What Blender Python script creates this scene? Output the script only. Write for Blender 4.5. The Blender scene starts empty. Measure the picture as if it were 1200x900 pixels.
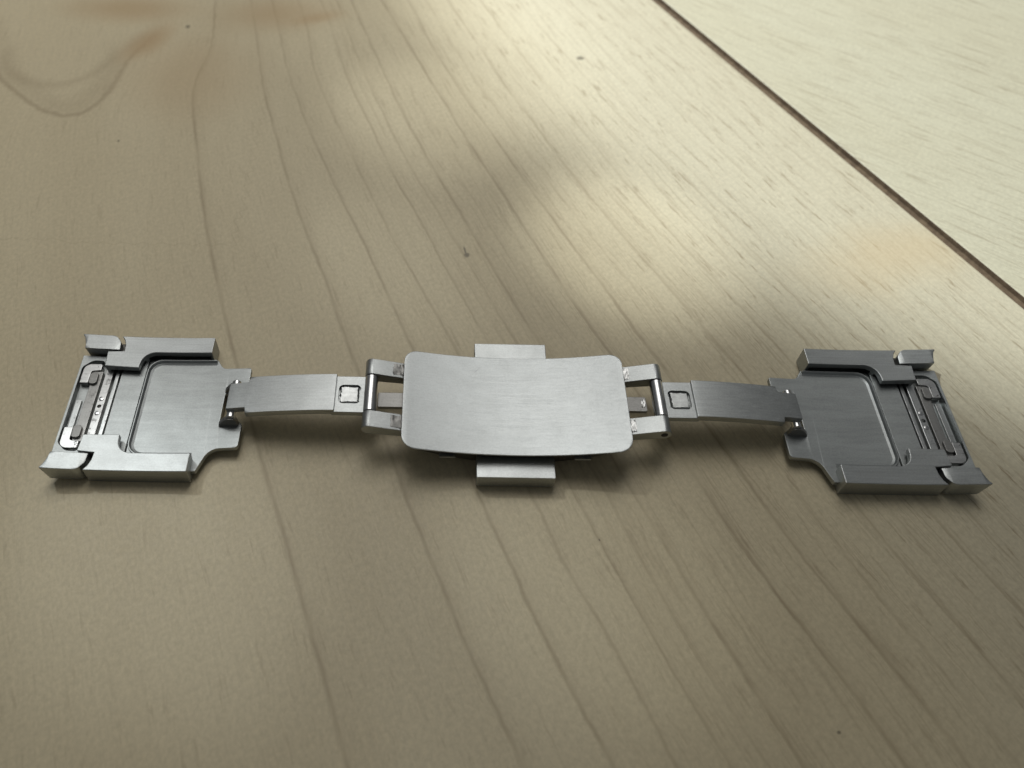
import bpy, bmesh, math, random
from mathutils import Vector, Matrix

random.seed(7)
MM = 0.001                      # everything is drawn in millimetres, written in metres
sc = bpy.context.scene
C = sc.collection

# ------------------------------------------------------------------ camera
def camera():
    F, CX, W, H = 950.0, 515.0, 1200.0, 900.0
    th, roll, yaw = math.radians(54.4329), math.radians(1.40945), math.radians(0.47454)
    fwd = Vector((math.sin(yaw) * math.cos(th), math.cos(yaw) * math.cos(th), -math.sin(th)))
    right = Vector((math.cos(yaw), -math.sin(yaw), 0))
    up = right.cross(fwd)
    r = right * math.cos(roll) + up * math.sin(roll)
    u = -right * math.sin(roll) + up * math.cos(roll)
    loc = Vector((-9.672, -56.377, 86.074)) * MM
    cd = bpy.data.cameras.new('camera')
    cd.sensor_fit = 'HORIZONTAL'; cd.sensor_width = 36.0
    cd.lens = F / W * 36.0
    cd.shift_x = (W / 2 - CX) / W
    cd.clip_start = 0.004; cd.clip_end = 20.0
    cd.dof.use_dof = True; cd.dof.focus_distance = 0.1015; cd.dof.aperture_fstop = 25.0
    o = bpy.data.objects.new('camera', cd); C.objects.link(o)
    m = Matrix((r, u, -fwd)).transposed().to_4x4(); m.translation = loc
    o.matrix_world = m
    sc.camera = o
camera()

# ------------------------------------------------------------------ light
w = bpy.data.worlds.new('World'); sc.world = w; w.use_nodes = True
w.node_tree.nodes['Background'].inputs[0].default_value = (0.93, 0.97, 1.0, 1)
w.node_tree.nodes['Background'].inputs[1].default_value = 0.095

def lamp(name, kind, loc, target, power, col, **kw):
    ld = bpy.data.lights.new(name, kind); ld.energy = power; ld.color = col
    for k, v in kw.items(): setattr(ld, k, v)
    o = bpy.data.objects.new(name, ld); C.objects.link(o)
    o.location = Vector(loc) * MM
    o.rotation_euler = (Vector(target) - Vector(loc)).to_track_quat('-Z', 'Y').to_euler()
    return o
# ceiling light behind and above the table, soft; a spot added at the upper left draws the bright pool far right
lamp('ceiling_light', 'AREA', (-70, 335, 470), (-160, 210, 0), 0.625, (1.0, 0.985, 0.96), shape='RECTANGLE', size=0.40, size_y=0.46, spread=math.radians(84))
lamp('added_pool_spot', 'SPOT', (-500, 500, 900), (112, 112, 0), 63.0, (0.92, 0.99, 1.03), spot_size=math.radians(12.7), spot_blend=0.40, shadow_soft_size=0.006)
for (x, y, size, watts) in ((19, 31, 1.85, 40.0), (-12, 61, 2.0, 15.0), (-8, 88, 3.8, 9.0), (-14, 27, 1.9, 6.0), (8, -21, 1.9, 8.0), (-42, -20, 2.2, 7.5)):     # small spots added to shape bright flecks and leave darker patches between
    lamp('added_fleck_spot', 'SPOT', (-500, 500, 900), (x, y, 0), watts, (0.94, 0.99, 1.0), spot_size=math.radians(size), spot_blend=1.0, shadow_soft_size=0.004)

vs = sc.view_settings
vs.view_transform = 'Standard'; vs.look = 'None'; vs.exposure = 0.0; vs.gamma = 1.0; vs.use_curve_mapping = False

# ------------------------------------------------------------------ node helpers
class NT:
    def __init__(self, name):
        self.m = bpy.data.materials.new(name); self.m.use_nodes = True
        self.t = self.m.node_tree; self.N = self.t.nodes; self.L = self.t.links
        self.b = self.N['Principled BSDF']
    def put(self, sock, v):
        if hasattr(v, 'links') or isinstance(v, bpy.types.NodeSocket): self.L.new(v, sock)
        else: sock.default_value = v
    def math(self, op, a, b=0.0, c=None, clamp=False):
        n = self.N.new('ShaderNodeMath'); n.operation = op; n.use_clamp = clamp
        self.put(n.inputs[0], a); self.put(n.inputs[1], b)
        if c is not None: self.put(n.inputs[2], c)
        return n.outputs[0]
    def rng(self, v, a, b, c=0.0, d=1.0, smooth=True):
        n = self.N.new('ShaderNodeMapRange'); n.clamp = True
        n.interpolation_type = 'SMOOTHSTEP' if smooth else 'LINEAR'
        for i, x in enumerate((v, a, b, c, d)): self.put(n.inputs[i], x)
        return n.outputs[0]
    def comb(self, x, y, z=0.0):
        n = self.N.new('ShaderNodeCombineXYZ')
        for i, v in enumerate((x, y, z)): self.put(n.inputs[i], v)
        return n.outputs[0]
    def sep(self, v):
        n = self.N.new('ShaderNodeSeparateXYZ'); self.L.new(v, n.inputs[0]); return n.outputs
    def noise(self, vec, scale=1.0, detail=2.0, rough=0.5):
        n = self.N.new('ShaderNodeTexNoise'); n.noise_dimensions = '3D'
        self.L.new(vec, n.inputs['Vector']); n.inputs['Scale'].default_value = scale
        n.inputs['Detail'].default_value = detail; n.inputs['Roughness'].default_value = rough
        return n.outputs['Fac']
    def mix(self, fac, a, b, mode='MIX'):
        n = self.N.new('ShaderNodeMix'); n.data_type = 'RGBA'; n.blend_type = mode
        self.put(n.inputs['Factor'], fac); self.put(n.inputs['A'], a); self.put(n.inputs['B'], b)
        return n.outputs['Result']
    def mm(self):                                   # object coordinates in millimetres
        tc = self.N.new('ShaderNodeTexCoord'); n = self.N.new('ShaderNodeVectorMath'); n.operation = 'SCALE'
        self.L.new(tc.outputs['Object'], n.inputs[0]); n.inputs['Scale'].default_value = 1000.0
        return n.outputs[0]
    def uv(self):
        n = self.N.new('ShaderNodeUVMap'); n.uv_map = 'grain'; return n.outputs[0]
    def bump(self, h, strength, dist):
        n = self.N.new('ShaderNodeBump'); n.inputs['Strength'].default_value = strength
        n.inputs['Distance'].default_value = dist; self.L.new(h, n.inputs['Height'])
        self.L.new(n.outputs[0], self.b.inputs['Normal'])

def rgb(r, g, b): return (r, g, b, 1.0)

# ------------------------------------------------------------------ wood
def wood(name, lines, pale, second):
    k = NT(name)
    uv = k.uv(); s = k.sep(uv); u0, v = s[0], s[1]
    pos = k.mm(); ps = k.sep(pos); X, Y = ps[0], ps[1]
    wob = k.noise(k.comb(k.math('MULTIPLY', u0, 0.07), k.math('MULTIPLY', v, 0.04)), 1.0, 3.0, 0.6)
    wob2 = k.noise(k.comb(k.math('MULTIPLY', u0, 0.5), k.math('MULTIPLY', v, 0.5), 3.0), 1.0, 2.0, 0.6)
    u = k.math('ADD', u0, k.math('MULTIPLY', k.math('SUBTRACT', wob, 0.5), 1.0))
    u = k.math('ADD', u, k.math('MULTIPLY', k.math('SUBTRACT', wob2, 0.5), 0.34))
    brk = k.noise(k.comb(k.math('MULTIPLY', u, 0.8), k.math('MULTIPLY', v, 0.10), 77.0), 1.0, 3.0, 0.7)
    # broad tone
    big = k.noise(k.comb(k.math('MULTIPLY', u, 0.055), k.math('MULTIPLY', v, 0.012), 9.0), 1.0, 3.0, 0.55)
    col = k.mix(k.rng(big, 0.3, 0.7), rgb(*pale[0]), rgb(*pale[1]))
    blot = k.noise(pos, 0.035, 4.0, 0.6)
    col = k.mix(k.rng(blot, 0.35, 0.75, 0.0, 0.45), col, rgb(*pale[1]))
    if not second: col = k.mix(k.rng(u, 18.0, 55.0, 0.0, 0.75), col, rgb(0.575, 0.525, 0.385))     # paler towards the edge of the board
    # fibres
    fib = k.noise(k.comb(k.math('MULTIPLY', u, 2.6), k.math('MULTIPLY', v, 0.13), 1.0), 1.0, 4.0, 0.62)
    col = k.mix(1.0, col, k.comb(*(k.rng(fib, 0.25, 0.75, 0.965, 1.03),) * 3), 'MULTIPLY')
    mot = k.noise(k.comb(k.math('MULTIPLY', u, 2.0), k.math('MULTIPLY', v, 1.5), 5.0), 1.0, 4.0, 0.75)
    col = k.mix(1.0, col, k.comb(*(k.rng(mot, 0.25, 0.75, 0.89, 1.11),) * 3), 'MULTIPLY')
    dark = rgb(*pale[2])
    # pores: short dashes along the grain
    pore = k.noise(k.comb(k.math('MULTIPLY', u, 1.5), k.math('MULTIPLY', v, 0.16), 21.0), 1.0, 3.0, 0.65)
    dens = k.rng(u, 10.0, 50.0, 0.22, 0.62) if not second else 0.22
    col = k.mix(k.math('MULTIPLY', k.rng(pore, 0.57, 0.70), dens), col, dark)
    # irregular faint year lines everywhere
    yl = k.noise(k.comb(k.math('MULTIPLY', u, 0.30), k.math('MULTIPLY', v, 0.005), 31.0), 1.0, 2.0, 0.5)
    for lev, st in ((0.36, 0.22), (0.40, 0.30), (0.44, 0.26), (0.48, 0.32), (0.52, 0.30), (0.56, 0.26), (0.60, 0.30), (0.64, 0.25)):
        d = k.math('ABSOLUTE', k.math('SUBTRACT', yl, lev))
        rightness = k.rng(u, -14.0, 20.0, 0.10, 1.0) if not second else 1.7
        f = k.math('MULTIPLY', k.math('MULTIPLY', k.rng(d, 0.0, 0.011, 1.0, 0.0), k.rng(brk, 0.40, 0.62)), k.math('MULTIPLY', rightness, st))
        col = k.mix(f, col, dark)
    # the clearly drawn year lines
    for i, (c, wd, st) in enumerate(lines):
        d = k.math('SUBTRACT', u, c)
        sharp = k.rng(k.math('ABSOLUTE', d), 0.0, wd, 1.0, 0.0)
        soft = k.math('MULTIPLY', k.rng(d, 0.0, wd * 4.5, 1.0, 0.0), k.rng(d, -wd, 0.0))
        amp = k.rng(k.math('ADD', k.math('MULTIPLY', brk, 0.7), k.math('MULTIPLY', mot, 0.3)), 0.34, 0.60, 0.25, 1.0)
        f = k.math('MULTIPLY', k.math('ADD', k.math('MULTIPLY', sharp, 0.40 * st), k.math('MULTIPLY', soft, 0.15 * st)), amp)
        col = k.mix(f, col, dark)
    def spot(x, y, rx, ry, ang, soft, nz=0.0, nscale=0.2, seed=0.0):
        ca, sa = math.cos(ang), math.sin(ang)
        dx, dy = k.math('SUBTRACT', X, x), k.math('SUBTRACT', Y, y)
        a = k.math('DIVIDE', k.math('ADD', k.math('MULTIPLY', dx, ca), k.math('MULTIPLY', dy, sa)), rx)
        b = k.math('DIVIDE', k.math('SUBTRACT', k.math('MULTIPLY', dy, ca), k.math('MULTIPLY', dx, sa)), ry)
        r = k.math('SQRT', k.math('ADD', k.math('MULTIPLY', a, a), k.math('MULTIPLY', b, b)))
        if nz:
            n = fineN if nscale > 1 else blot
            r = k.math('ADD', r, k.math('MULTIPLY', k.math('SUBTRACT', n, 0.5), nz))
        return r, k.rng(r, 1.0 - soft, 1.0, 1.0, 0.0)
    fineN = k.noise(pos, 1.6, 2.0, 0.55)
    if not second:
        tan = rgb(0.42, 0.29, 0.15)
        # knot figure in the far left
        at = k.N.new('ShaderNodeAttribute'); at.attribute_name = 'figure'
        fd = k.math('ADD', at.outputs['Fac'], k.math('MULTIPLY', k.math('SUBTRACT', wob2, 0.5), 1.2))
        ring = k.rng(k.math('ABSOLUTE', fd), 0.0, 0.85, 0.42, 0.0)
        col = k.mix(k.math('MULTIPLY', ring, k.rng(Y, 90.0, 74.0, 0.0, 1.0)), col, dark)
        col = k.mix(k.math('MULTIPLY', k.rng(k.math('ABSOLUTE', k.math('SUBTRACT', fd, 2.2)), 0.0, 3.5, 0.16, 0.0), k.rng(Y, 96.0, 80.0, 0.0, 1.0)), col, dark)
        r, f = spot(-79, 77, 9, 9, 0.15, 0.9, 1.0, 0.09, 4.0)
        ring = k.rng(k.math('ABSOLUTE', k.math('SUBTRACT', r, 1.0)), 0.0, 0.22, 0.22, 0.0)
        col = k.mix(k.math('MULTIPLY', ring, k.rng(Y, 84.0, 74.0)), col, dark)
        for (x, y, rx, ry, an, st, sd) in ((-64, 82, 4.5, 10, -0.5, 0.75, 1), (-70, 93, 19, 7, 0.0, 0.65, 2), (-42, 92, 18, 9, 0.1, 0.6, 3), (-34, 91, 8, 2.8, 0.35, 0.6, 4), (-54, 72, 18, 19, 0.0, 0.36, 5)):
            r, f = spot(x, y, rx, ry, an, 0.95, 0.6, 0.12, sd * 7.0)
            col = k.mix(k.math('MULTIPLY', f, st), col, tan)
        # warm figured patch by the joint
        r, f = spot(60, 31, 22, 10, 0.35, 0.98, 1.6, 0.09, 50.0)
        col = k.mix(k.math('MULTIPLY', f, 0.42), col, rgb(0.58, 0.43, 0.235))
        # nicks and specks
        for (x, y, rx, ry, an) in ((-5.4, 28.6, 0.55, 0.62, 0.0), (-5.7, 29.7, 0.22, 1.0, 0.2), (15.9, 79.4, 0.95, 0.75, 0.0), (-57.7, 87.2, 0.55, 0.75, 0.0), (-62.6, 53.2, 0.28, 0.35, 0.0), (31.5, -37.0, 0.26, 0.22, 0.0), (9.5, -16.5, 0.12, 0.2, 0.3)):
            r, f = spot(x, y, rx, ry, an, 0.55, 0.5, 1.6, 3.0)
            col = k.mix(k.math('MULTIPLY', f, 0.72), col, rgb(0.10, 0.085, 0.055))
    k.L.new(col, k.b.inputs['Base Color'])
    fine = k.noise(k.comb(k.math('MULTIPLY', u, 3.0), k.math('MULTIPLY', v, 1.1), 8.0), 1.0, 4.0, 0.65)
    k.L.new(k.rng(fine, 0.2, 0.8, 0.44, 0.56), k.b.inputs['Roughness'])
    k.b.inputs['Specular IOR Level'].default_value = 0.42
    k.bump(fine, 0.12, 0.00005)
    return k.m

LINES = [(-30.0, 0.50, 1.0), (-15.0, 0.46, 0.95), (-7.0, 0.40, 0.9), (-1.6, 0.36, 0.7), (3.3, 0.34, 0.75), (5.2, 0.3, 0.35), (6.8, 0.34, 0.7), (9.6, 0.38, 0.9),
         (12.6, 0.28, 0.25), (17.2, 0.42, 1.0), (22.7, 0.40, 0.9), (26.6, 0.32, 0.5), (31.3, 0.36, 0.8), (34.6, 0.3, 0.45), (38.4, 0.34, 0.65), (42.5, 0.3, 0.5), (46.5, 0.3, 0.5), (49.5, 0.26, 0.4), (52.2, 0.26, 0.45), (54.6, 0.24, 0.35), (57.3, 0.26, 0.45), (59.6, 0.24, 0.4), (62.4, 0.24, 0.45), (65.0, 0.24, 0.35), (68.2, 0.24, 0.45), (71.0, 0.24, 0.4)]
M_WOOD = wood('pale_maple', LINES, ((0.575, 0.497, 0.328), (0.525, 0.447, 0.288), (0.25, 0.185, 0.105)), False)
M_WOOD2 = wood('paler_maple', [], ((0.565, 0.525, 0.38), (0.545, 0.50, 0.355), (0.28, 0.225, 0.14)), True)
k = NT('joint_dirt'); n = k.noise(k.mm(), 0.9, 4.0, 0.6)
k.L.new(k.mix(k.rng(n, 0.3, 0.7), rgb(0.095, 0.062, 0.034), rgb(0.165, 0.115, 0.066)), k.b.inputs['Base Color']); k.b.inputs['Roughness'].default_value = 0.85
M_JOINT = k.m

# ------------------------------------------------------------------ steel
def steel(name, base, rough, streak, streak_amt, grime=0.0, along='x', smudge=0.10, scratch=()):
    k = NT(name); pos = k.mm(); s = k.sep(pos)
    a, b = (s[0], s[1]) if along == 'x' else (s[1], s[0])
    st = k.noise(k.comb(k.math('MULTIPLY', a, 0.12), k.math('MULTIPLY', b, streak), k.math('MULTIPLY', s[2], streak)), 1.0, 4.0, 0.7)
    sm = k.noise(pos, 0.33, 4.0, 0.6)
    gr = k.noise(pos, 5.5, 3.0, 0.65)
    r = k.math('ADD', rough, k.math('MULTIPLY', k.math('SUBTRACT', st, 0.5), streak_amt))
    r = k.math('ADD', r, k.math('MULTIPLY', k.math('SUBTRACT', sm, 0.5), smudge))
    k.L.new(r, k.b.inputs['Roughness'])
    col = k.mix(1.0, rgb(*base), k.comb(*(k.rng(st, 0.25, 0.75, 0.88, 1.09),) * 3), 'MULTIPLY')
    col = k.mix(k.rng(sm, 0.35, 0.8, 0.0, 0.16), col, rgb(base[0] * 0.72, base[1] * 0.71, base[2] * 0.69))
    col = k.mix(1.0, col, k.comb(*(k.rng(gr, 0.25, 0.75, 0.90, 1.08),) * 3), 'MULTIPLY')
    for (x, y, rx, ry, an) in scratch:
        ca, sa = math.cos(an), math.sin(an)
        dx, dy = k.math('SUBTRACT', s[0], x), k.math('SUBTRACT', s[1], y)
        p = k.math('DIVIDE', k.math('ADD', k.math('MULTIPLY', dx, ca), k.math('MULTIPLY', dy, sa)), rx)
        q = k.math('DIVIDE', k.math('SUBTRACT', k.math('MULTIPLY', dy, ca), k.math('MULTIPLY', dx, sa)), ry)
        rr = k.math('ADD', k.math('MULTIPLY', p, p), k.math('MULTIPLY', q, q))
        col = k.mix(k.rng(rr, 0.3, 1.0, 0.4, 0.0), col, rgb(0.2, 0.2, 0.2))
    if grime:
        g = k.noise(pos, 1.5, 5.0, 0.7)
        gm = k.rng(g, 0.56, 0.66, 0.0, grime)
        col = k.mix(gm, col, rgb(0.035, 0.033, 0.03))
        k.L.new(k.math('SUBTRACT', 1.0, gm), k.b.inputs['Metallic'])
    else:
        k.b.inputs['Metallic'].default_value = 1.0
    k.L.new(col, k.b.inputs['Base Color'])
    h = k.math('ADD', k.math('MULTIPLY', st, 0.7), k.math('MULTIPLY', gr, 0.3))
    k.bump(h, 0.35, 0.00003)
    return k.m
M_BRUSH = steel('brushed_steel', (0.405, 0.42, 0.412), 0.44, 5.0, 0.16)
M_PLATE = steel('brushed_cover_steel', (0.43, 0.448, 0.442), 0.47, 5.0, 0.26, smudge=0.04, scratch=[(-4.55, 4.4, 0.55, 0.07, 0.9), (-4.2, 4.9, 0.3, 0.05, 0.2), (3.1, -1.2, 0.5, 0.03, 0.1), (-9.0, -4.2, 0.7, 0.03, -0.05)])
M_BLAST = steel('satin_pan_steel', (0.38, 0.398, 0.39), 0.48, 1.2, 0.05)
M_PIN = steel('turned_pin_steel', (0.66, 0.66, 0.65), 0.28, 4.0, 0.15, along='y')
M_RAW = steel('worn_bare_steel', (0.56, 0.56, 0.545), 0.44, 2.0, 0.15, grime=0.55, smudge=0.2)
M_GRIT = steel('grimy_worn_steel', (0.60, 0.60, 0.585), 0.40, 2.0, 0.15, grime=0.9, smudge=0.25)
M_PAD = steel('scraped_pad_steel', (0.45, 0.46, 0.45), 0.42, 1.5, 0.12, grime=0.14, smudge=0.2)
M_DULL = steel('dull_grey_steel', (0.30, 0.295, 0.28), 0.52, 2.0, 0.1, grime=0.22)
M_STRIP = steel('slider_strip_steel', (0.50, 0.51, 0.50), 0.40, 5.0, 0.15, grime=0.35, along='y')
M_SLIDE = steel('grey_slider_steel', (0.34, 0.335, 0.32), 0.45, 3.0, 0.12, grime=0.45, along='y')
M_BORE_SHADE = NT('bore_shade').m  # near-black colour standing in for the shade inside a pin hole
M_BORE_SHADE.node_tree.nodes['Principled BSDF'].inputs['Base Color'].default_value = (0.02, 0.02, 0.02, 1)
M_BORE_SHADE.node_tree.nodes['Principled BSDF'].inputs['Roughness'].default_value = 0.7
M_BODY = steel('shaded_body_steel', (0.13, 0.125, 0.115), 0.45, 4.0, 0.1, grime=0.4)  # steel darkened in colour for the shade under the cover and in gaps

# ------------------------------------------------------------------ mesh helpers (millimetres)
def link_mesh(name, bm, mat, parent, sharp=32, weighted=True):
    bmesh.ops.recalc_face_normals(bm, faces=bm.faces[:])
    me = bpy.data.meshes.new(name)
    bmesh.ops.scale(bm, vec=(MM, MM, MM), verts=bm.verts[:])
    bm.to_mesh(me); bm.free()
    me.shade_smooth(); me.set_sharp_from_angle(angle=math.radians(sharp))
    me.materials.append(mat)
    o = bpy.data.objects.new(name, me); C.objects.link(o)
    o.parent = parent
    if weighted: m = o.modifiers.new('flat_faces', 'WEIGHTED_NORMAL'); o.modifiers[-1].weight = 100; o.modifiers[-1].keep_sharp = True
    return o

def fillet(pts):
    """pts: (x, y) or (x, y, radius) -> outline with rounded corners"""
    out = []; n = len(pts)
    for i, p in enumerate(pts):
        if len(p) == 2 or p[2] <= 0: out.append(Vector(p[:2])); continue
        c = Vector(p[:2]); a = Vector(pts[i - 1][:2]); b = Vector(pts[(i + 1) % n][:2])
        d1, d2 = (a - c).normalized(), (b - c).normalized()
        ang = d1.angle(d2); t = min(p[2] / math.tan(ang / 2), (a - c).length * 0.98, (b - c).length * 0.98)
        r = t * math.tan(ang / 2)
        ctr = c + (d1 + d2).normalized() * (r / math.sin(ang / 2))
        p1, p2 = c + d1 * t - ctr, c + d2 * t - ctr
        sweep = p1.angle_signed(p2)
        m = max(4, int(abs(sweep) / 0.12))
        for j in range(m + 1):
            q = p1.copy(); q.rotate(Matrix.Rotation(-sweep * j / m, 2)); out.append(ctr + q)
    return out

def solid(outline, z0, z1, bev=0.10, seg=2, bend=None, step=1.0, minang=35):
    bm = bmesh.new()
    vs = [bm.verts.new((p[0], p[1], z0)) for p in outline]
    f = bm.faces.new(vs)
    g = bmesh.ops.extrude_face_region(bm, geom=[f])
    for v in g['geom']:
        if isinstance(v, bmesh.types.BMVert): v.co.z = z1
    bmesh.ops.recalc_face_normals(bm, faces=bm.faces[:])
    if bev > 0:
        es = [e for e in bm.edges if len(e.link_faces) == 2 and e.calc_face_angle(0) > math.radians(minang)]
        bmesh.ops.bevel(bm, geom=es, offset=bev, segments=seg, affect='EDGES', profile=0.5, clamp_overlap=True)
    if bend:
        xs = [v.co.x for v in bm.verts]; lo, hi = min(xs), max(xs)
        m = max(1, int((hi - lo) / step))
        for i in range(1, m):
            x = lo + (hi - lo) * i / m
            bmesh.ops.bisect_plane(bm, geom=bm.verts[:] + bm.edges[:] + bm.faces[:], plane_co=(x, 0, 0), plane_no=(1, 0, 0), dist=1e-5)
        bmesh.ops.triangulate(bm, faces=[f for f in bm.faces if len(f.verts) > 4])
        for v in bm.verts: v.co.z += bend(v.co.x)
    return bm

def flip(bm, s):
    if s < 0:
        for v in bm.verts: v.co.x = -v.co.x
        bmesh.ops.reverse_faces(bm, faces=bm.faces[:])
    return bm

def rect(x0, x1, y0, y1, r=0.0):
    return fillet([(x0, y0, r), (x1, y0, r), (x1, y1, r), (x0, y1, r)])

def profile_y(pts, y0, y1, bev=0.08):
    """outline in x, z pulled along y"""
    bm = solid([(p[0], p[1]) for p in pts], y0, y1, bev)
    for v in bm.verts: v.co = Vector((v.co.x, v.co.z, v.co.y))
    bmesh.ops.reverse_faces(bm, faces=bm.faces[:])
    return bm

def rod_y(x, z, r, y0, y1, bev=0.06, n=28):
    return profile_y([(x + r * math.cos(i * 2 * math.pi / n), z + r * math.sin(i * 2 * math.pi / n)) for i in range(n)], y0, y1, bev)

def rod_z(x, y, r, z0, z1, bev=0.05, n=20):
    return solid([(x + r * math.cos(i * 2 * math.pi / n), y + r * math.sin(i * 2 * math.pi / n)) for i in range(n)], z0, z1, bev)

def cut(bm, cutters):
    """bm minus each cutter"""
    def tmp(b):
        bmesh.ops.recalc_face_normals(b, faces=b.faces[:])
        me = bpy.data.meshes.new('t'); b.to_mesh(me); b.free()
        o = bpy.data.objects.new('t', me); C.objects.link(o); return o
    a = tmp(bm); cs = [tmp(c) for c in cutters]
    for c in cs:
        m = a.modifiers.new('b', 'BOOLEAN'); m.object = c; m.operation = 'DIFFERENCE'; m.solver = 'EXACT'
    dg = bpy.context.evaluated_depsgraph_get()
    me = a.evaluated_get(dg).to_mesh()
    out = bmesh.new(); out.from_mesh(me)
    for o in [a] + cs:
        d = o.data; bpy.data.objects.remove(o); bpy.data.meshes.remove(d)
    return out

def sweep(path, prof, closed=False):
    """prof (side, up) carried along a flat path [(x, y)], z from prof"""
    bm = bmesh.new(); rows = []
    n = len(path)
    for i, p in enumerate(path):
        a = Vector(path[max(i - 1, 0)]); b = Vector(path[min(i + 1, n - 1)])
        d = (b - a).normalized(); nr = Vector((-d.y, d.x))
        rows.append([bm.verts.new((p[0] + nr.x * q[0], p[1] + nr.y * q[0], q[1])) for q in prof])
    m = len(prof)
    for i in range(n - 1):
        for j in range(m):
            bm.faces.new((rows[i][j], rows[i + 1][j], rows[i + 1][(j + 1) % m], rows[i][(j + 1) % m]))
    bm.faces.new(rows[0]); bm.faces.new(rows[-1][::-1])
    return bm

def rough_patch(x0, x1, y0, y1, zf, amp, n=9, seed=1, thick=0.3):
    """a small lumpy pad (weld, scraped metal) lying on zf(x)"""
    rnd = random.Random(seed); bm = bmesh.new(); g = []
    for i in range(n + 1):
        row = []
        for j in range(n + 1):
            fx, fy = i / n, j / n
            edge = min(fx, 1 - fx, fy, 1 - fy)
            x = x0 + (x1 - x0) * fx + (rnd.uniform(-1, 1) * 0.30 * (x1 - x0) / n)
            y = y0 + (y1 - y0) * fy + (rnd.uniform(-1, 1) * 0.30 * (y1 - y0) / n)
            z = zf(x) + (rnd.uniform(-0.3, 1.0) * amp if edge > 0 else -thick)
            row.append(bm.verts.new((x, y, z)))
        g.append(row)
    for i in range(n):
        for j in range(n):
            bm.faces.new((g[i][j], g[i + 1][j], g[i + 1][j + 1], g[i][j + 1]))
    return bm

# ------------------------------------------------------------------ the wooden surface
D = Vector((0.4608, -0.8875)); NRM = Vector((0.8875, 0.4608))      # along the grain, across it
TAB = {  # across position of each drawn year line at stations along the grain
 -30.0: [(-125, 2), (-99, -7.5), (-94, -9.7), (-88, -14.3), (-82, -16.7), (-70.6, -19.6), (-61, -22), (-51, -24), (-44, -25.3), (-36, -26.5), (-27, -27.9), (-5.6, -30.7), (7, -31.8), (18.6, -33.3), (28, -34.4), (60, -37)],
 -15.0: [(-125, 7), (-96, -0.3), (-76.6, -5.3), (-60, -8.4), (-47, -10.6), (-33, -12.1), (-17, -14.4), (1.5, -16.3), (8, -17.1), (16, -17.8), (23, -18.6), (35, -19.2), (60, -20)],
 -7.0: [(-125, 10), (-103, 5.6), (-83, 0.9), (-66, -1.9), (-49, -3.5), (-38, -4.1), (-17, -6.2), (9, -9), (18, -10), (26, -10.7), (33, -11.1), (40, -11.3), (60, -12)],
 -1.6: [(-125, 15), (-95, 9.4), (-79, 4.8), (-65, 3.1), (-50, 1.3), (-32, -0.4), (-14, -1.0), (14, -3.6), (20, -4.5), (28, -4.3), (35, -5), (42, -5.6), (60, -6.5)],
 3.3: [(-125, 19), (-92, 13.4), (-75, 9.5), (-56, 7.2), (-47, 6.2), (-34, 5.1), (-23, 4.1), (-14, 3.6), (12, 1.5), (21, 0.7), (27, 0.1), (36, -0.4), (45, -0.8), (60, -1.2)],
 6.8: [(-125, 22), (-94, 16.8), (-81, 13.6), (-68, 11.6), (-49, 9.3), (-26, 7.8), (-18, 7.1), (-13, 7.0), (14, 5), (22, 3.8), (28, 3.2), (36, 2.6), (46, 2.3), (60, 2)],
 9.6: [(-125, 25), (-98, 20.4), (-79, 16.9), (-67, 15.1), (-56, 13.5), (-46, 12.3), (-36, 11.7), (-18, 10), (-10, 9.7), (14, 7.9), (25, 7.2), (31, 6.5), (48, 5.5), (60, 5)],
 17.2: [(-125, 29), (-96, 25.5), (-85, 24.6), (-73, 23.4), (-59, 21.9), (-46, 20.5), (-34, 19.5), (-21, 18.3), (-12, 17.7), (-4, 17.2), (18, 15.9), (26, 15.2), (33, 14.8), (45, 14.9), (60, 14.5)],
 22.7: [(-125, 34), (-94, 30.5), (-77, 27.5), (-62, 25.9), (-49, 25.2), (-36, 24.2), (-20, 23.4), (-10, 22.9), (0, 22.4), (20, 21), (31, 20.4), (49, 20.6), (60, 20)],
 31.3: [(-125, 40.5), (-90, 37.5), (-60, 34.0), (-41, 32.4), (-27, 31.5), (0, 31.3), (60, 30)],
 74.8: [(-125, 74.8), (60, 74.8)],
}
REFS = sorted(TAB)
def lerp(tab, t):
    if t <= tab[0][0]: return tab[0][1]
    for (a, x), (b, y) in zip(tab, tab[1:]):
        if t <= b: return x + (y - x) * (t - a) / (b - a)
    return tab[-1][1]
_cache = {}
def ringcoord(across, along):
    key = round(along, 3)
    if key not in _cache:                                   # smoothed a little along the grain
        _cache[key] = [sum(lerp(TAB[r], along + o) for o in (-3, -1.5, 0, 1.5, 3)) / 5 for r in REFS]
    xs = _cache[key]
    if across <= xs[0]: return REFS[0] + (across - xs[0])
    for i in range(len(xs) - 1):
        if across <= xs[i + 1]:
            return REFS[i] + (REFS[i + 1] - REFS[i]) * (across - xs[i]) / max(xs[i + 1] - xs[i], 1e-3)
    return across

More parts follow.
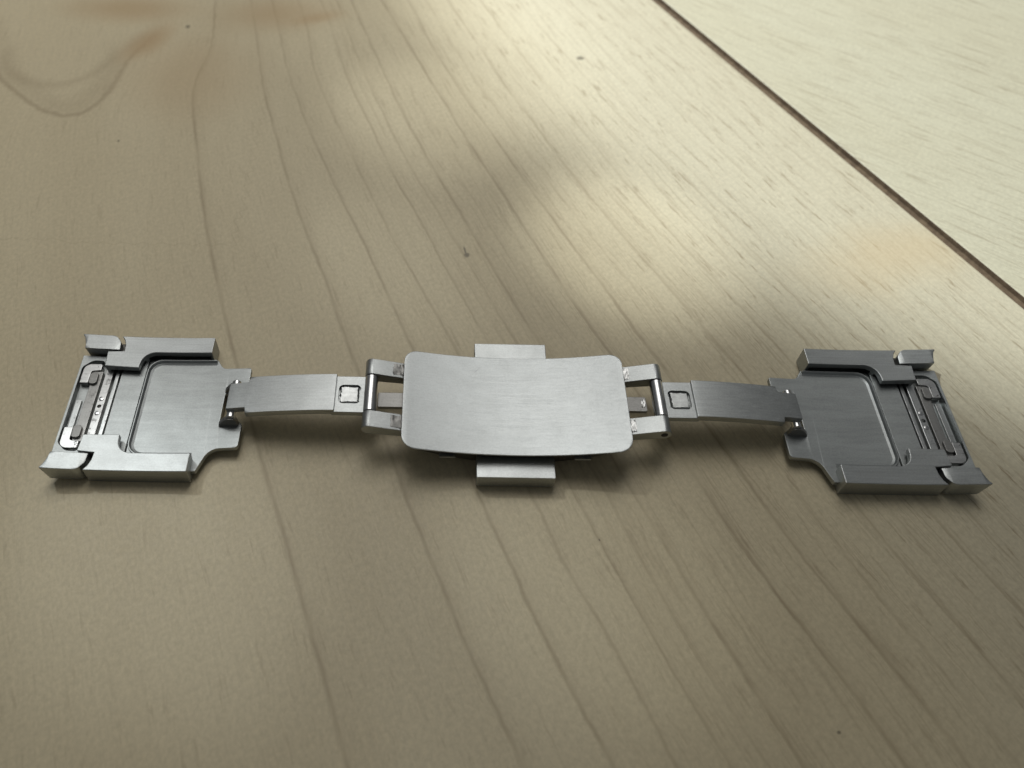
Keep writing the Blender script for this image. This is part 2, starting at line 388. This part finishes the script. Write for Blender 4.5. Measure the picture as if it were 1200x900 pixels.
KNOT = [(-97, 88), (-91, 76), (-87.3, 69.5), (-81.1, 63.7), (-77, 60.6), (-73.4, 59.5), (-70.6, 60.2), (-68.6, 63), (-67.3, 67), (-66.4, 76), (-63.2, 84.5), (-60, 95), (-60, 140), (-97, 140)]
def figure(x, y):
    best, inside, n = 1e9, False, len(KNOT)
    if not (-130 < x < -40 and 30 < y < 150): return 20.0
    for i in range(n):
        (ax, ay), (bx, by) = KNOT[i], KNOT[(i + 1) % n]
        t = max(0, min(1, ((x - ax) * (bx - ax) + (y - ay) * (by - ay)) / ((bx - ax) ** 2 + (by - ay) ** 2)))
        best = min(best, math.hypot(x - ax - t * (bx - ax), y - ay - t * (by - ay)))
        if (ay > y) != (by > y) and x < (bx - ax) * (y - ay) / (by - ay) + ax: inside = not inside
    return min(best, 20.0) * (1 if inside else -1)

def plank(name, us, vs_, uvf, mat, parent, edge_lo, edge_hi, fig=None):
    verts, faces, uvs = [], [], []
    cols = []
    if edge_lo: cols += [(us[0], -2.2), (us[0], -0.16), (us[0] + 0.05, -0.05)]
    cols += [(u, 0.0) for u in (us[1:] if edge_lo else us)]
    if edge_hi: cols[-1:] = [(us[-1] - 0.16, 0.0), (us[-1] - 0.05, -0.05), (us[-1], -0.16), (us[-1], -2.2)]
    for v in vs_:
        for (u, z) in cols:
            p = NRM * u + D * v
            verts.append((p.x * MM, p.y * MM, z * MM)); uvs.append(uvf(u, v))
    n = len(cols)
    for j in range(len(vs_) - 1):
        for i in range(n - 1):
            faces.append((j * n + i, (j + 1) * n + i, (j + 1) * n + i + 1, j * n + i + 1))
    me = bpy.data.meshes.new(name); me.from_pydata(verts, [], faces)
    ul = me.uv_layers.new(name='grain')
    for l in me.loops: ul.data[l.index].uv = uvs[l.vertex_index]
    if fig:
        at = me.attributes.new('figure', 'FLOAT', 'POINT')
        for i, v in enumerate(verts): at.data[i].value = fig(v[0] / MM, v[1] / MM)
    bm = bmesh.new(); bm.from_mesh(me); bmesh.ops.recalc_face_normals(bm, faces=bm.faces[:])
    if sum(f.normal.z for f in bm.faces) < 0: bmesh.ops.reverse_faces(bm, faces=bm.faces[:])
    bm.to_mesh(me); bm.free()
    me.shade_smooth(); me.materials.append(mat); me.materials.append(M_JOINT)
    for p in me.polygons:
        if min(me.vertices[i].co.z for i in p.vertices) < -0.0001: p.material_index = 1
    o = bpy.data.objects.new(name, me); C.objects.link(o); o.parent = parent
    return o

floor = bpy.data.objects.new('wooden_floor', None); C.objects.link(floor); floor['kind'] = 'structure'
floor['label'] = 'pale maple boards with a dark joint between them'
def spread(lo, a, b, hi, step):
    n = int((b - a) / step)
    return [lo, lo + (a - lo) * 0.5] + [a + (b - a) * i / n for i in range(n + 1)] + [b + (hi - b) * 0.5, hi]
us = [-700, -400, -250] + [-140 + 214.0 * i / 165 for i in range(166)] + [74.5]
vs_ = [-700, -400, -220] + [-140 + 200 * i / 150 for i in range(151)] + [160, 320, 600]
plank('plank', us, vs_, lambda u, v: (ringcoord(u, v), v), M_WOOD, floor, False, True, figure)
def uv2(u, v):
    p = NRM * u + D * v
    a = math.radians(-42 + 6 * math.sin(p.x / 60.0)); d = Vector((math.cos(a), math.sin(a)))
    return (p.x * -d.y + p.y * d.x + 300.0, p.x * d.x + p.y * d.y)
us2 = [76.35, 76.6] + [77 + 3 * i for i in range(40)] + [260, 420, 700]
plank('plank', us2, [-700, -400, -220] + [-140 + 5 * i for i in range(41)] + [160, 320, 600], uv2, M_WOOD2, floor, True, False)
bm = bmesh.new(); q = []
for (u, v) in ((74.0, -700), (77.3, -700), (77.3, 600), (74.0, 600)):
    p = NRM * u + D * v; q.append(bm.verts.new((p.x, p.y, -0.8)))
bm.faces.new(q); link_mesh('joint', bm, M_JOINT, floor)

# ------------------------------------------------------------------ the clasp
clasp = bpy.data.objects.new('butterfly_clasp', None); C.objects.link(clasp)
clasp['label'] = 'brushed steel watch bracelet butterfly clasp lying unfolded on pale wood'
clasp['category'] = 'watch clasp'

# cover plate with the body below and the two push buttons
def zplate(x): return 1.55 * (abs(x) / 13.6) ** 2
bm = solid(rect(-13.6, 13.6, -7.75, 6.6, 1.7), 3.15, 3.9, 0.12, 2, zplate, 0.8)
for v in bm.verts:                              # the edge runs in below, so it lies in shade
    if v.co.z - zplate(v.co.x) < 3.6:
        q = 1.0 - 0.06 * min(1.0, (3.6 - v.co.z + zplate(v.co.x)) / 0.4)
        v.co.x *= 1 - (1 - q) * 0.7; v.co.y = -0.575 + (v.co.y + 0.575) * q
cov = link_mesh('cover_plate', bm, M_PLATE, clasp)
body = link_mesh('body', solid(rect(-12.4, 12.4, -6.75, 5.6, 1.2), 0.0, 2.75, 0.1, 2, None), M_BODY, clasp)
bm = bmesh.new(); bm.from_mesh(body.data)
for i in range(1, 24):
    bmesh.ops.bisect_plane(bm, geom=bm.verts[:] + bm.edges[:] + bm.faces[:], plane_co=((-12.4 + 24.8 * i / 24) * MM, 0, 0), plane_no=(1, 0, 0), dist=1e-8)
bmesh.ops.triangulate(bm, faces=[f for f in bm.faces if len(f.verts) > 4])
for v in bm.verts:
    x, z = v.co.x / MM, v.co.z / MM
    top = 3.3 + zplate(x); bot = 0.35 + 3.2 * (abs(x) / 12.4) ** 2
    v.co.z = (bot + (top - bot) * z / 2.75) * MM
bm.to_mesh(body.data); bm.free()
for s in (-1, 1):
    link_mesh('side_tab', solid(rect(*sorted((s * 7.1, s * 9.1)), -7.25, -6.6, 0.1), 2.1, 2.45, 0.06), M_BRUSH, body)
link_mesh('push_button', solid(rect(-4.65, 4.65, 5.5, 10.05, 0.12), 0.3, 2.5, 0.10), M_BRUSH, clasp)
link_mesh('push_button', solid(rect(-4.65, 4.65, -9.95, -5.5, 0.12), 0.3, 2.5, 0.10), M_BRUSH, clasp)

HX, HZ, HR = 17.55, 4.85, 0.84                   # hinge axis next to the cover
def zarm(x):
    x = abs(x); return -1.05 * (max(0.0, x - 21.0) / 12.0) ** 1.7
def zlink(x): return 0.0035 * (abs(x) - 45.0) ** 2

for s in (-1, 1):
    # fork: two arms from under the cover up to the hinge
    for t in (-1, 1):
        y0, y1 = sorted((t * 2.68, t * 5.0))
        y0 -= 0.15; y1 -= 0.15
        pts = [(11.5, 3.05), (11.5, 3.9), (13.3, 4.6), (13.9, 4.86)]
        sl = math.atan2(0.8, 3.6)
        a0, a1 = math.pi / 2 + sl, -math.pi / 2 + 0.15
        pts += [(HX + HR * math.cos(a0 + (a1 - a0) * i / 16), HZ + HR * math.sin(a0 + (a1 - a0) * i / 16)) for i in range(17)]
        pts += [(14.2, 3.6)]
        f = link_mesh('fork_arm', flip(profile_y(pts, y0, y1, 0.09), s), M_BRUSH, clasp)
        zf = lambda x: 4.82 + (abs(x) - 13.6) * 0.23
        link_mesh('weld', flip(rough_patch(13.5, 15.1 if s < 0 else 14.45, y0 + 0.12, y1 - 0.12, zf, 0.09, 9, 11 + s + 3 * t), s), M_DULL if s < 0 else M_RAW, f)
        if s > 0 or t > 0: link_mesh('pin_end', flip(rod_y(HX, HZ, 0.42, *( (y0 - 0.03, y0 + 0.3) if t < 0 else (y1 - 0.3, y1 + 0.03) ), 0.05), s), M_BORE_SHADE if t < 0 else M_PIN, f)  # near end is a black disc, painted as the shade of a hole
    # tongue between the fork arms
    tg = link_mesh('tongue', flip(solid(rect(11.5, 16.75 if s < 0 else 16.35, -1.15, 1.0, 0.2), 3.35, 3.85, 0.08), s), M_DULL, clasp)
    if s > 0: link_mesh('weld', rough_patch(15.6, 16.3, -0.8, 0.8, lambda x: 3.86, 0.09, 7, 5), M_RAW, tg)
    # folding arm
    arm = link_mesh('folding_arm', flip(solid([(21.8, -2.75), (32.6, -2.75), (32.75, -1.95), (35.1, -1.95), (35.1, 1.8), (32.75, 1.8), (32.6, 2.6), (21.8, 2.6)], 4.45, 5.4, 0.08, 2, zarm, 0.8), s), M_BRUSH, clasp)
    base = solid(rect(18.15, 22.2, -2.8, 2.5, 0.1), 4.25, 5.02, 0.06)
    hole = solid(rect(18.75, 21.45, -1.52, 1.22, 0.6), 4.62, 5.6, 0)
    link_mesh('latch_plate', flip(cut(base, [hole]), s), M_BRUSH, arm, 11, False)
    link_mesh('latch_pad', flip(rough_patch(18.95, 21.33, -1.40, 1.10, lambda x: 4.93, 0.02, 12, 21 + s, 0.3), s), M_PAD, arm)
    link_mesh('hinge_barrel', flip(rod_y(HX, HZ, 0.80, -2.72, 2.42, 0.06), s), M_PIN, arm)
    link_mesh('hinge_pin', flip(rod_y(34.55, 3.05, 0.55, -2.75, 2.7, 0.08), s), M_PIN, arm)

    # end link: the pan with its neck, then all that is fixed to it
    neck = fillet([(33.45, -6.0, 0.5), (36.9, -6.12, 1.9), (38.05, -9.2), (46.9, -9.2), (46.9, 7.3), (38.0, 7.3), (37.2, 5.95, 1.0), (33.45, 5.95, 0.25),
                   (33.45, 2.45, 0.4), (34.0, 1.95), (36.25, 1.95, 0.2), (36.25, -2.15, 0.2), (34.0, -2.15), (33.45, -2.6, 0.3)])
    lk = link_mesh('end_link', flip(solid(neck, 0.55, 1.25, 0.07, 2, zlink, 0.9), s), M_BLAST, clasp)
    def on(name, bm, mat, *a): return link_mesh(name, flip(bm, s), mat, lk, *a)
    # hinge ears standing on the neck
    for (ya, yb) in ((-2.95, -2.3), (2.05, 2.7)):
        on('hinge_ear', profile_y([(33.75, 1.3), (36.35, 1.3), (36.2, 1.9), (35.5, 2.75), (34.9, 3.15), (34.2, 3.1), (33.9, 2.6)], ya, yb, 0.08), M_DULL)
    # turned-up rim of the pan
    path = [(38.05, 6.95), (44.9, 6.95)] + [(44.9 + 1.75 * math.sin(a * math.pi / 16), 5.2 + 1.75 * math.cos(a * math.pi / 16)) for a in range(1, 8)]
    path += [(46.65, 5.2), (46.65, 2), (46.65, -2), (46.65, -5.4)] + [(44.9 + 1.75 * math.cos(a * math.pi / 16), -5.4 - 1.75 * math.sin(a * math.pi / 16)) for a in range(1, 8)] + [(44.9, -7.15), (38.9, -7.15)]
    # denser stations for the bend
    dense = []
    for a, b in zip(path, path[1:]):
        m = max(1, int((Vector(a) - Vector(b)).length / 1.0))
        dense += [(a[0] + (b[0] - a[0]) * i / m, a[1] + (b[1] - a[1]) * i / m) for i in range(m)]
    dense.append(path[-1])
    bm = sweep(dense, [(-0.16, 1.1), (-0.50, 1.24), (-0.22, 1.38), (-0.10, 1.62), (-0.02, 1.70), (0.08, 1.70), (0.13, 1.62), (0.13, 1.0)])
    for v in bm.verts: v.co.z += zlink(v.co.x)
    on('pan_rim', bm, M_BLAST)
    # frame of the outer half
    fr = fillet([(46.95, -7.6), (53.2, -7.6), (55.45, -7.6), (55.45, 7.4), (53.2, 7.4), (46.95, 7.4)])
    slot = [solid(fillet([(52.5, -6.9, 0.4), (54.0, -6.9, 1.2), (55.15, -5.8, 0.9), (55.15, 5.6, 0.9), (54.0, 6.7, 1.2), (52.5, 6.7, 0.4)]), 0.5, 3, 0), solid(rect(49.95, 52.6, -6.6, 6.4), 0.5, 3, 0)]
    b = cut(solid(fr, 0.3, 1.5, 0.04), slot)
    for v in b.verts: v.co.z += zlink(v.co.x)
    on('frame', b, M_BLAST, 11, False)
    # strips that lie side by side in the slot
    zz = zlink(51.5)
    on('strip', solid(rect(50.25, 50.72, -6.3, 6.1), 0.6, 1.36 + zz, 0.05), M_STRIP)
    bar = solid(rect(51.1, 52.08, -6.3, 6.1), 0.6, 1.38 + zz, 0.06)
    bar = cut(bar, [solid([(51.62 + 0.27 * math.cos(i * math.pi / 8), -0.25 + 0.27 * math.sin(i * math.pi / 8)) for i in range(16)], 0.9, 3, 0)])
    on('spring_bar', bar, M_RAW if s < 0 else M_STRIP, 11, False)
    for yy in (0.85, -1.3):
        on('rivet', rod_z(51.62, yy, 0.30, 1.3 + zz, 1.47 + zz, 0.06), M_PIN)
    on('slider', solid(rect(52.45, 53.7, -5.35, 5.15, 0.1), 0.6, 1.3 + zz, 0.07), M_SLIDE)
    # scraped corner pieces and pads of the release slider
    for t in (-1, 1):
        pc = [(53.95, 3.35), (55.0, 3.35), (55.0, 6.3, 0.95), (52.75, 6.3, 0.25), (52.75, 5.35), (53.95, 5.2, 0.35)]
        on('slider_corner', solid(fillet([(p[0], t * p[1] - 0.1) + tuple(p[2:]) for p in pc]), 0.8, 1.5 + zz, 0.06), M_GRIT)
        yp = sorted((t * 3.1 - 0.1, t * 4.9 - 0.1))
        on('slider_pad', solid(rect(52.8, 53.85, yp[0], yp[1], 0.42), 1.0, 1.68 + zz, 0.09), M_DULL)
    on('slider_slat', solid(rect(54.2, 54.95, -3.2, 0.9 if s < 0 else 2.6, 0.1), 0.5, 1.05 + zz, 0.06), M_STRIP)
    # side rails with the inward tab, and the end blocks
    for t in (-1, 1):
        o = -0.05
        pts = [(38.6, 7.5), (38.6, 10.0), (50.75, 10.0), (50.3, 9.4), (50.02, 8.6), (49.95, 7.6), (52.0, 7.45, 0.12), (51.85, 5.15, 0.1), (47.55, 5.0, 0.08), (47.35, 7.5, 1.75)]
        bm = solid(fillet([(p[0], t * p[1] + o) + tuple(p[2:]) for p in pts]), 0.0, 2.7, 0.10, 2, zlink, 0.9)
        ya = sorted((t * 4.6, t * 9.1)); 
        hol = solid(rect(39.0, 47.2, *sorted((t * 7.0, t * 9.0)), 0.0), 0.62, 1.98, 0)
        hol2 = solid(rect(47.2, 51.4, *sorted((t * 4.6, t * 6.9)), 0.0), 0.62, 2.02, 0)
        bm = cut(bm, [hol, hol2])
        on('side_rail', bm, M_BRUSH, 11, False)
        on('hinge_core', solid(rect(49.2, 52.6, *sorted((t * 7.7 + o, t * 9.55 + o)), 0.2), 0.25, 1.75, 0.1), M_BODY)  # coloured dark for the shade in the gap between rail and block
        pts = [(50.55, 7.72, 0.15), (54.95, 7.72), (55.05, 8.4), (55.25, 9.1), (55.45, 9.6), (55.85, 10.02, 0.14), (51.4, 10.02, 1.0), (50.65, 9.0, 0.9)]
        bm = solid(fillet([(p[0], t * p[1] + o) + tuple(p[2:]) for p in pts]), 0.25, 2.78, 0.10, 2, zlink, 0.7)
        for v in bm.verts:
            x, z = v.co.x, v.co.z - zlink(v.co.x)
            if z < 1.5 and x > 54: v.co.x -= (1.5 - z) * 0.45 * (x - 54) / 2
            if x < 52: v.co.z -= 0.035 * (52 - x) ** 2 if z > 1.5 else 0
        on('end_block', bm, M_BRUSH)
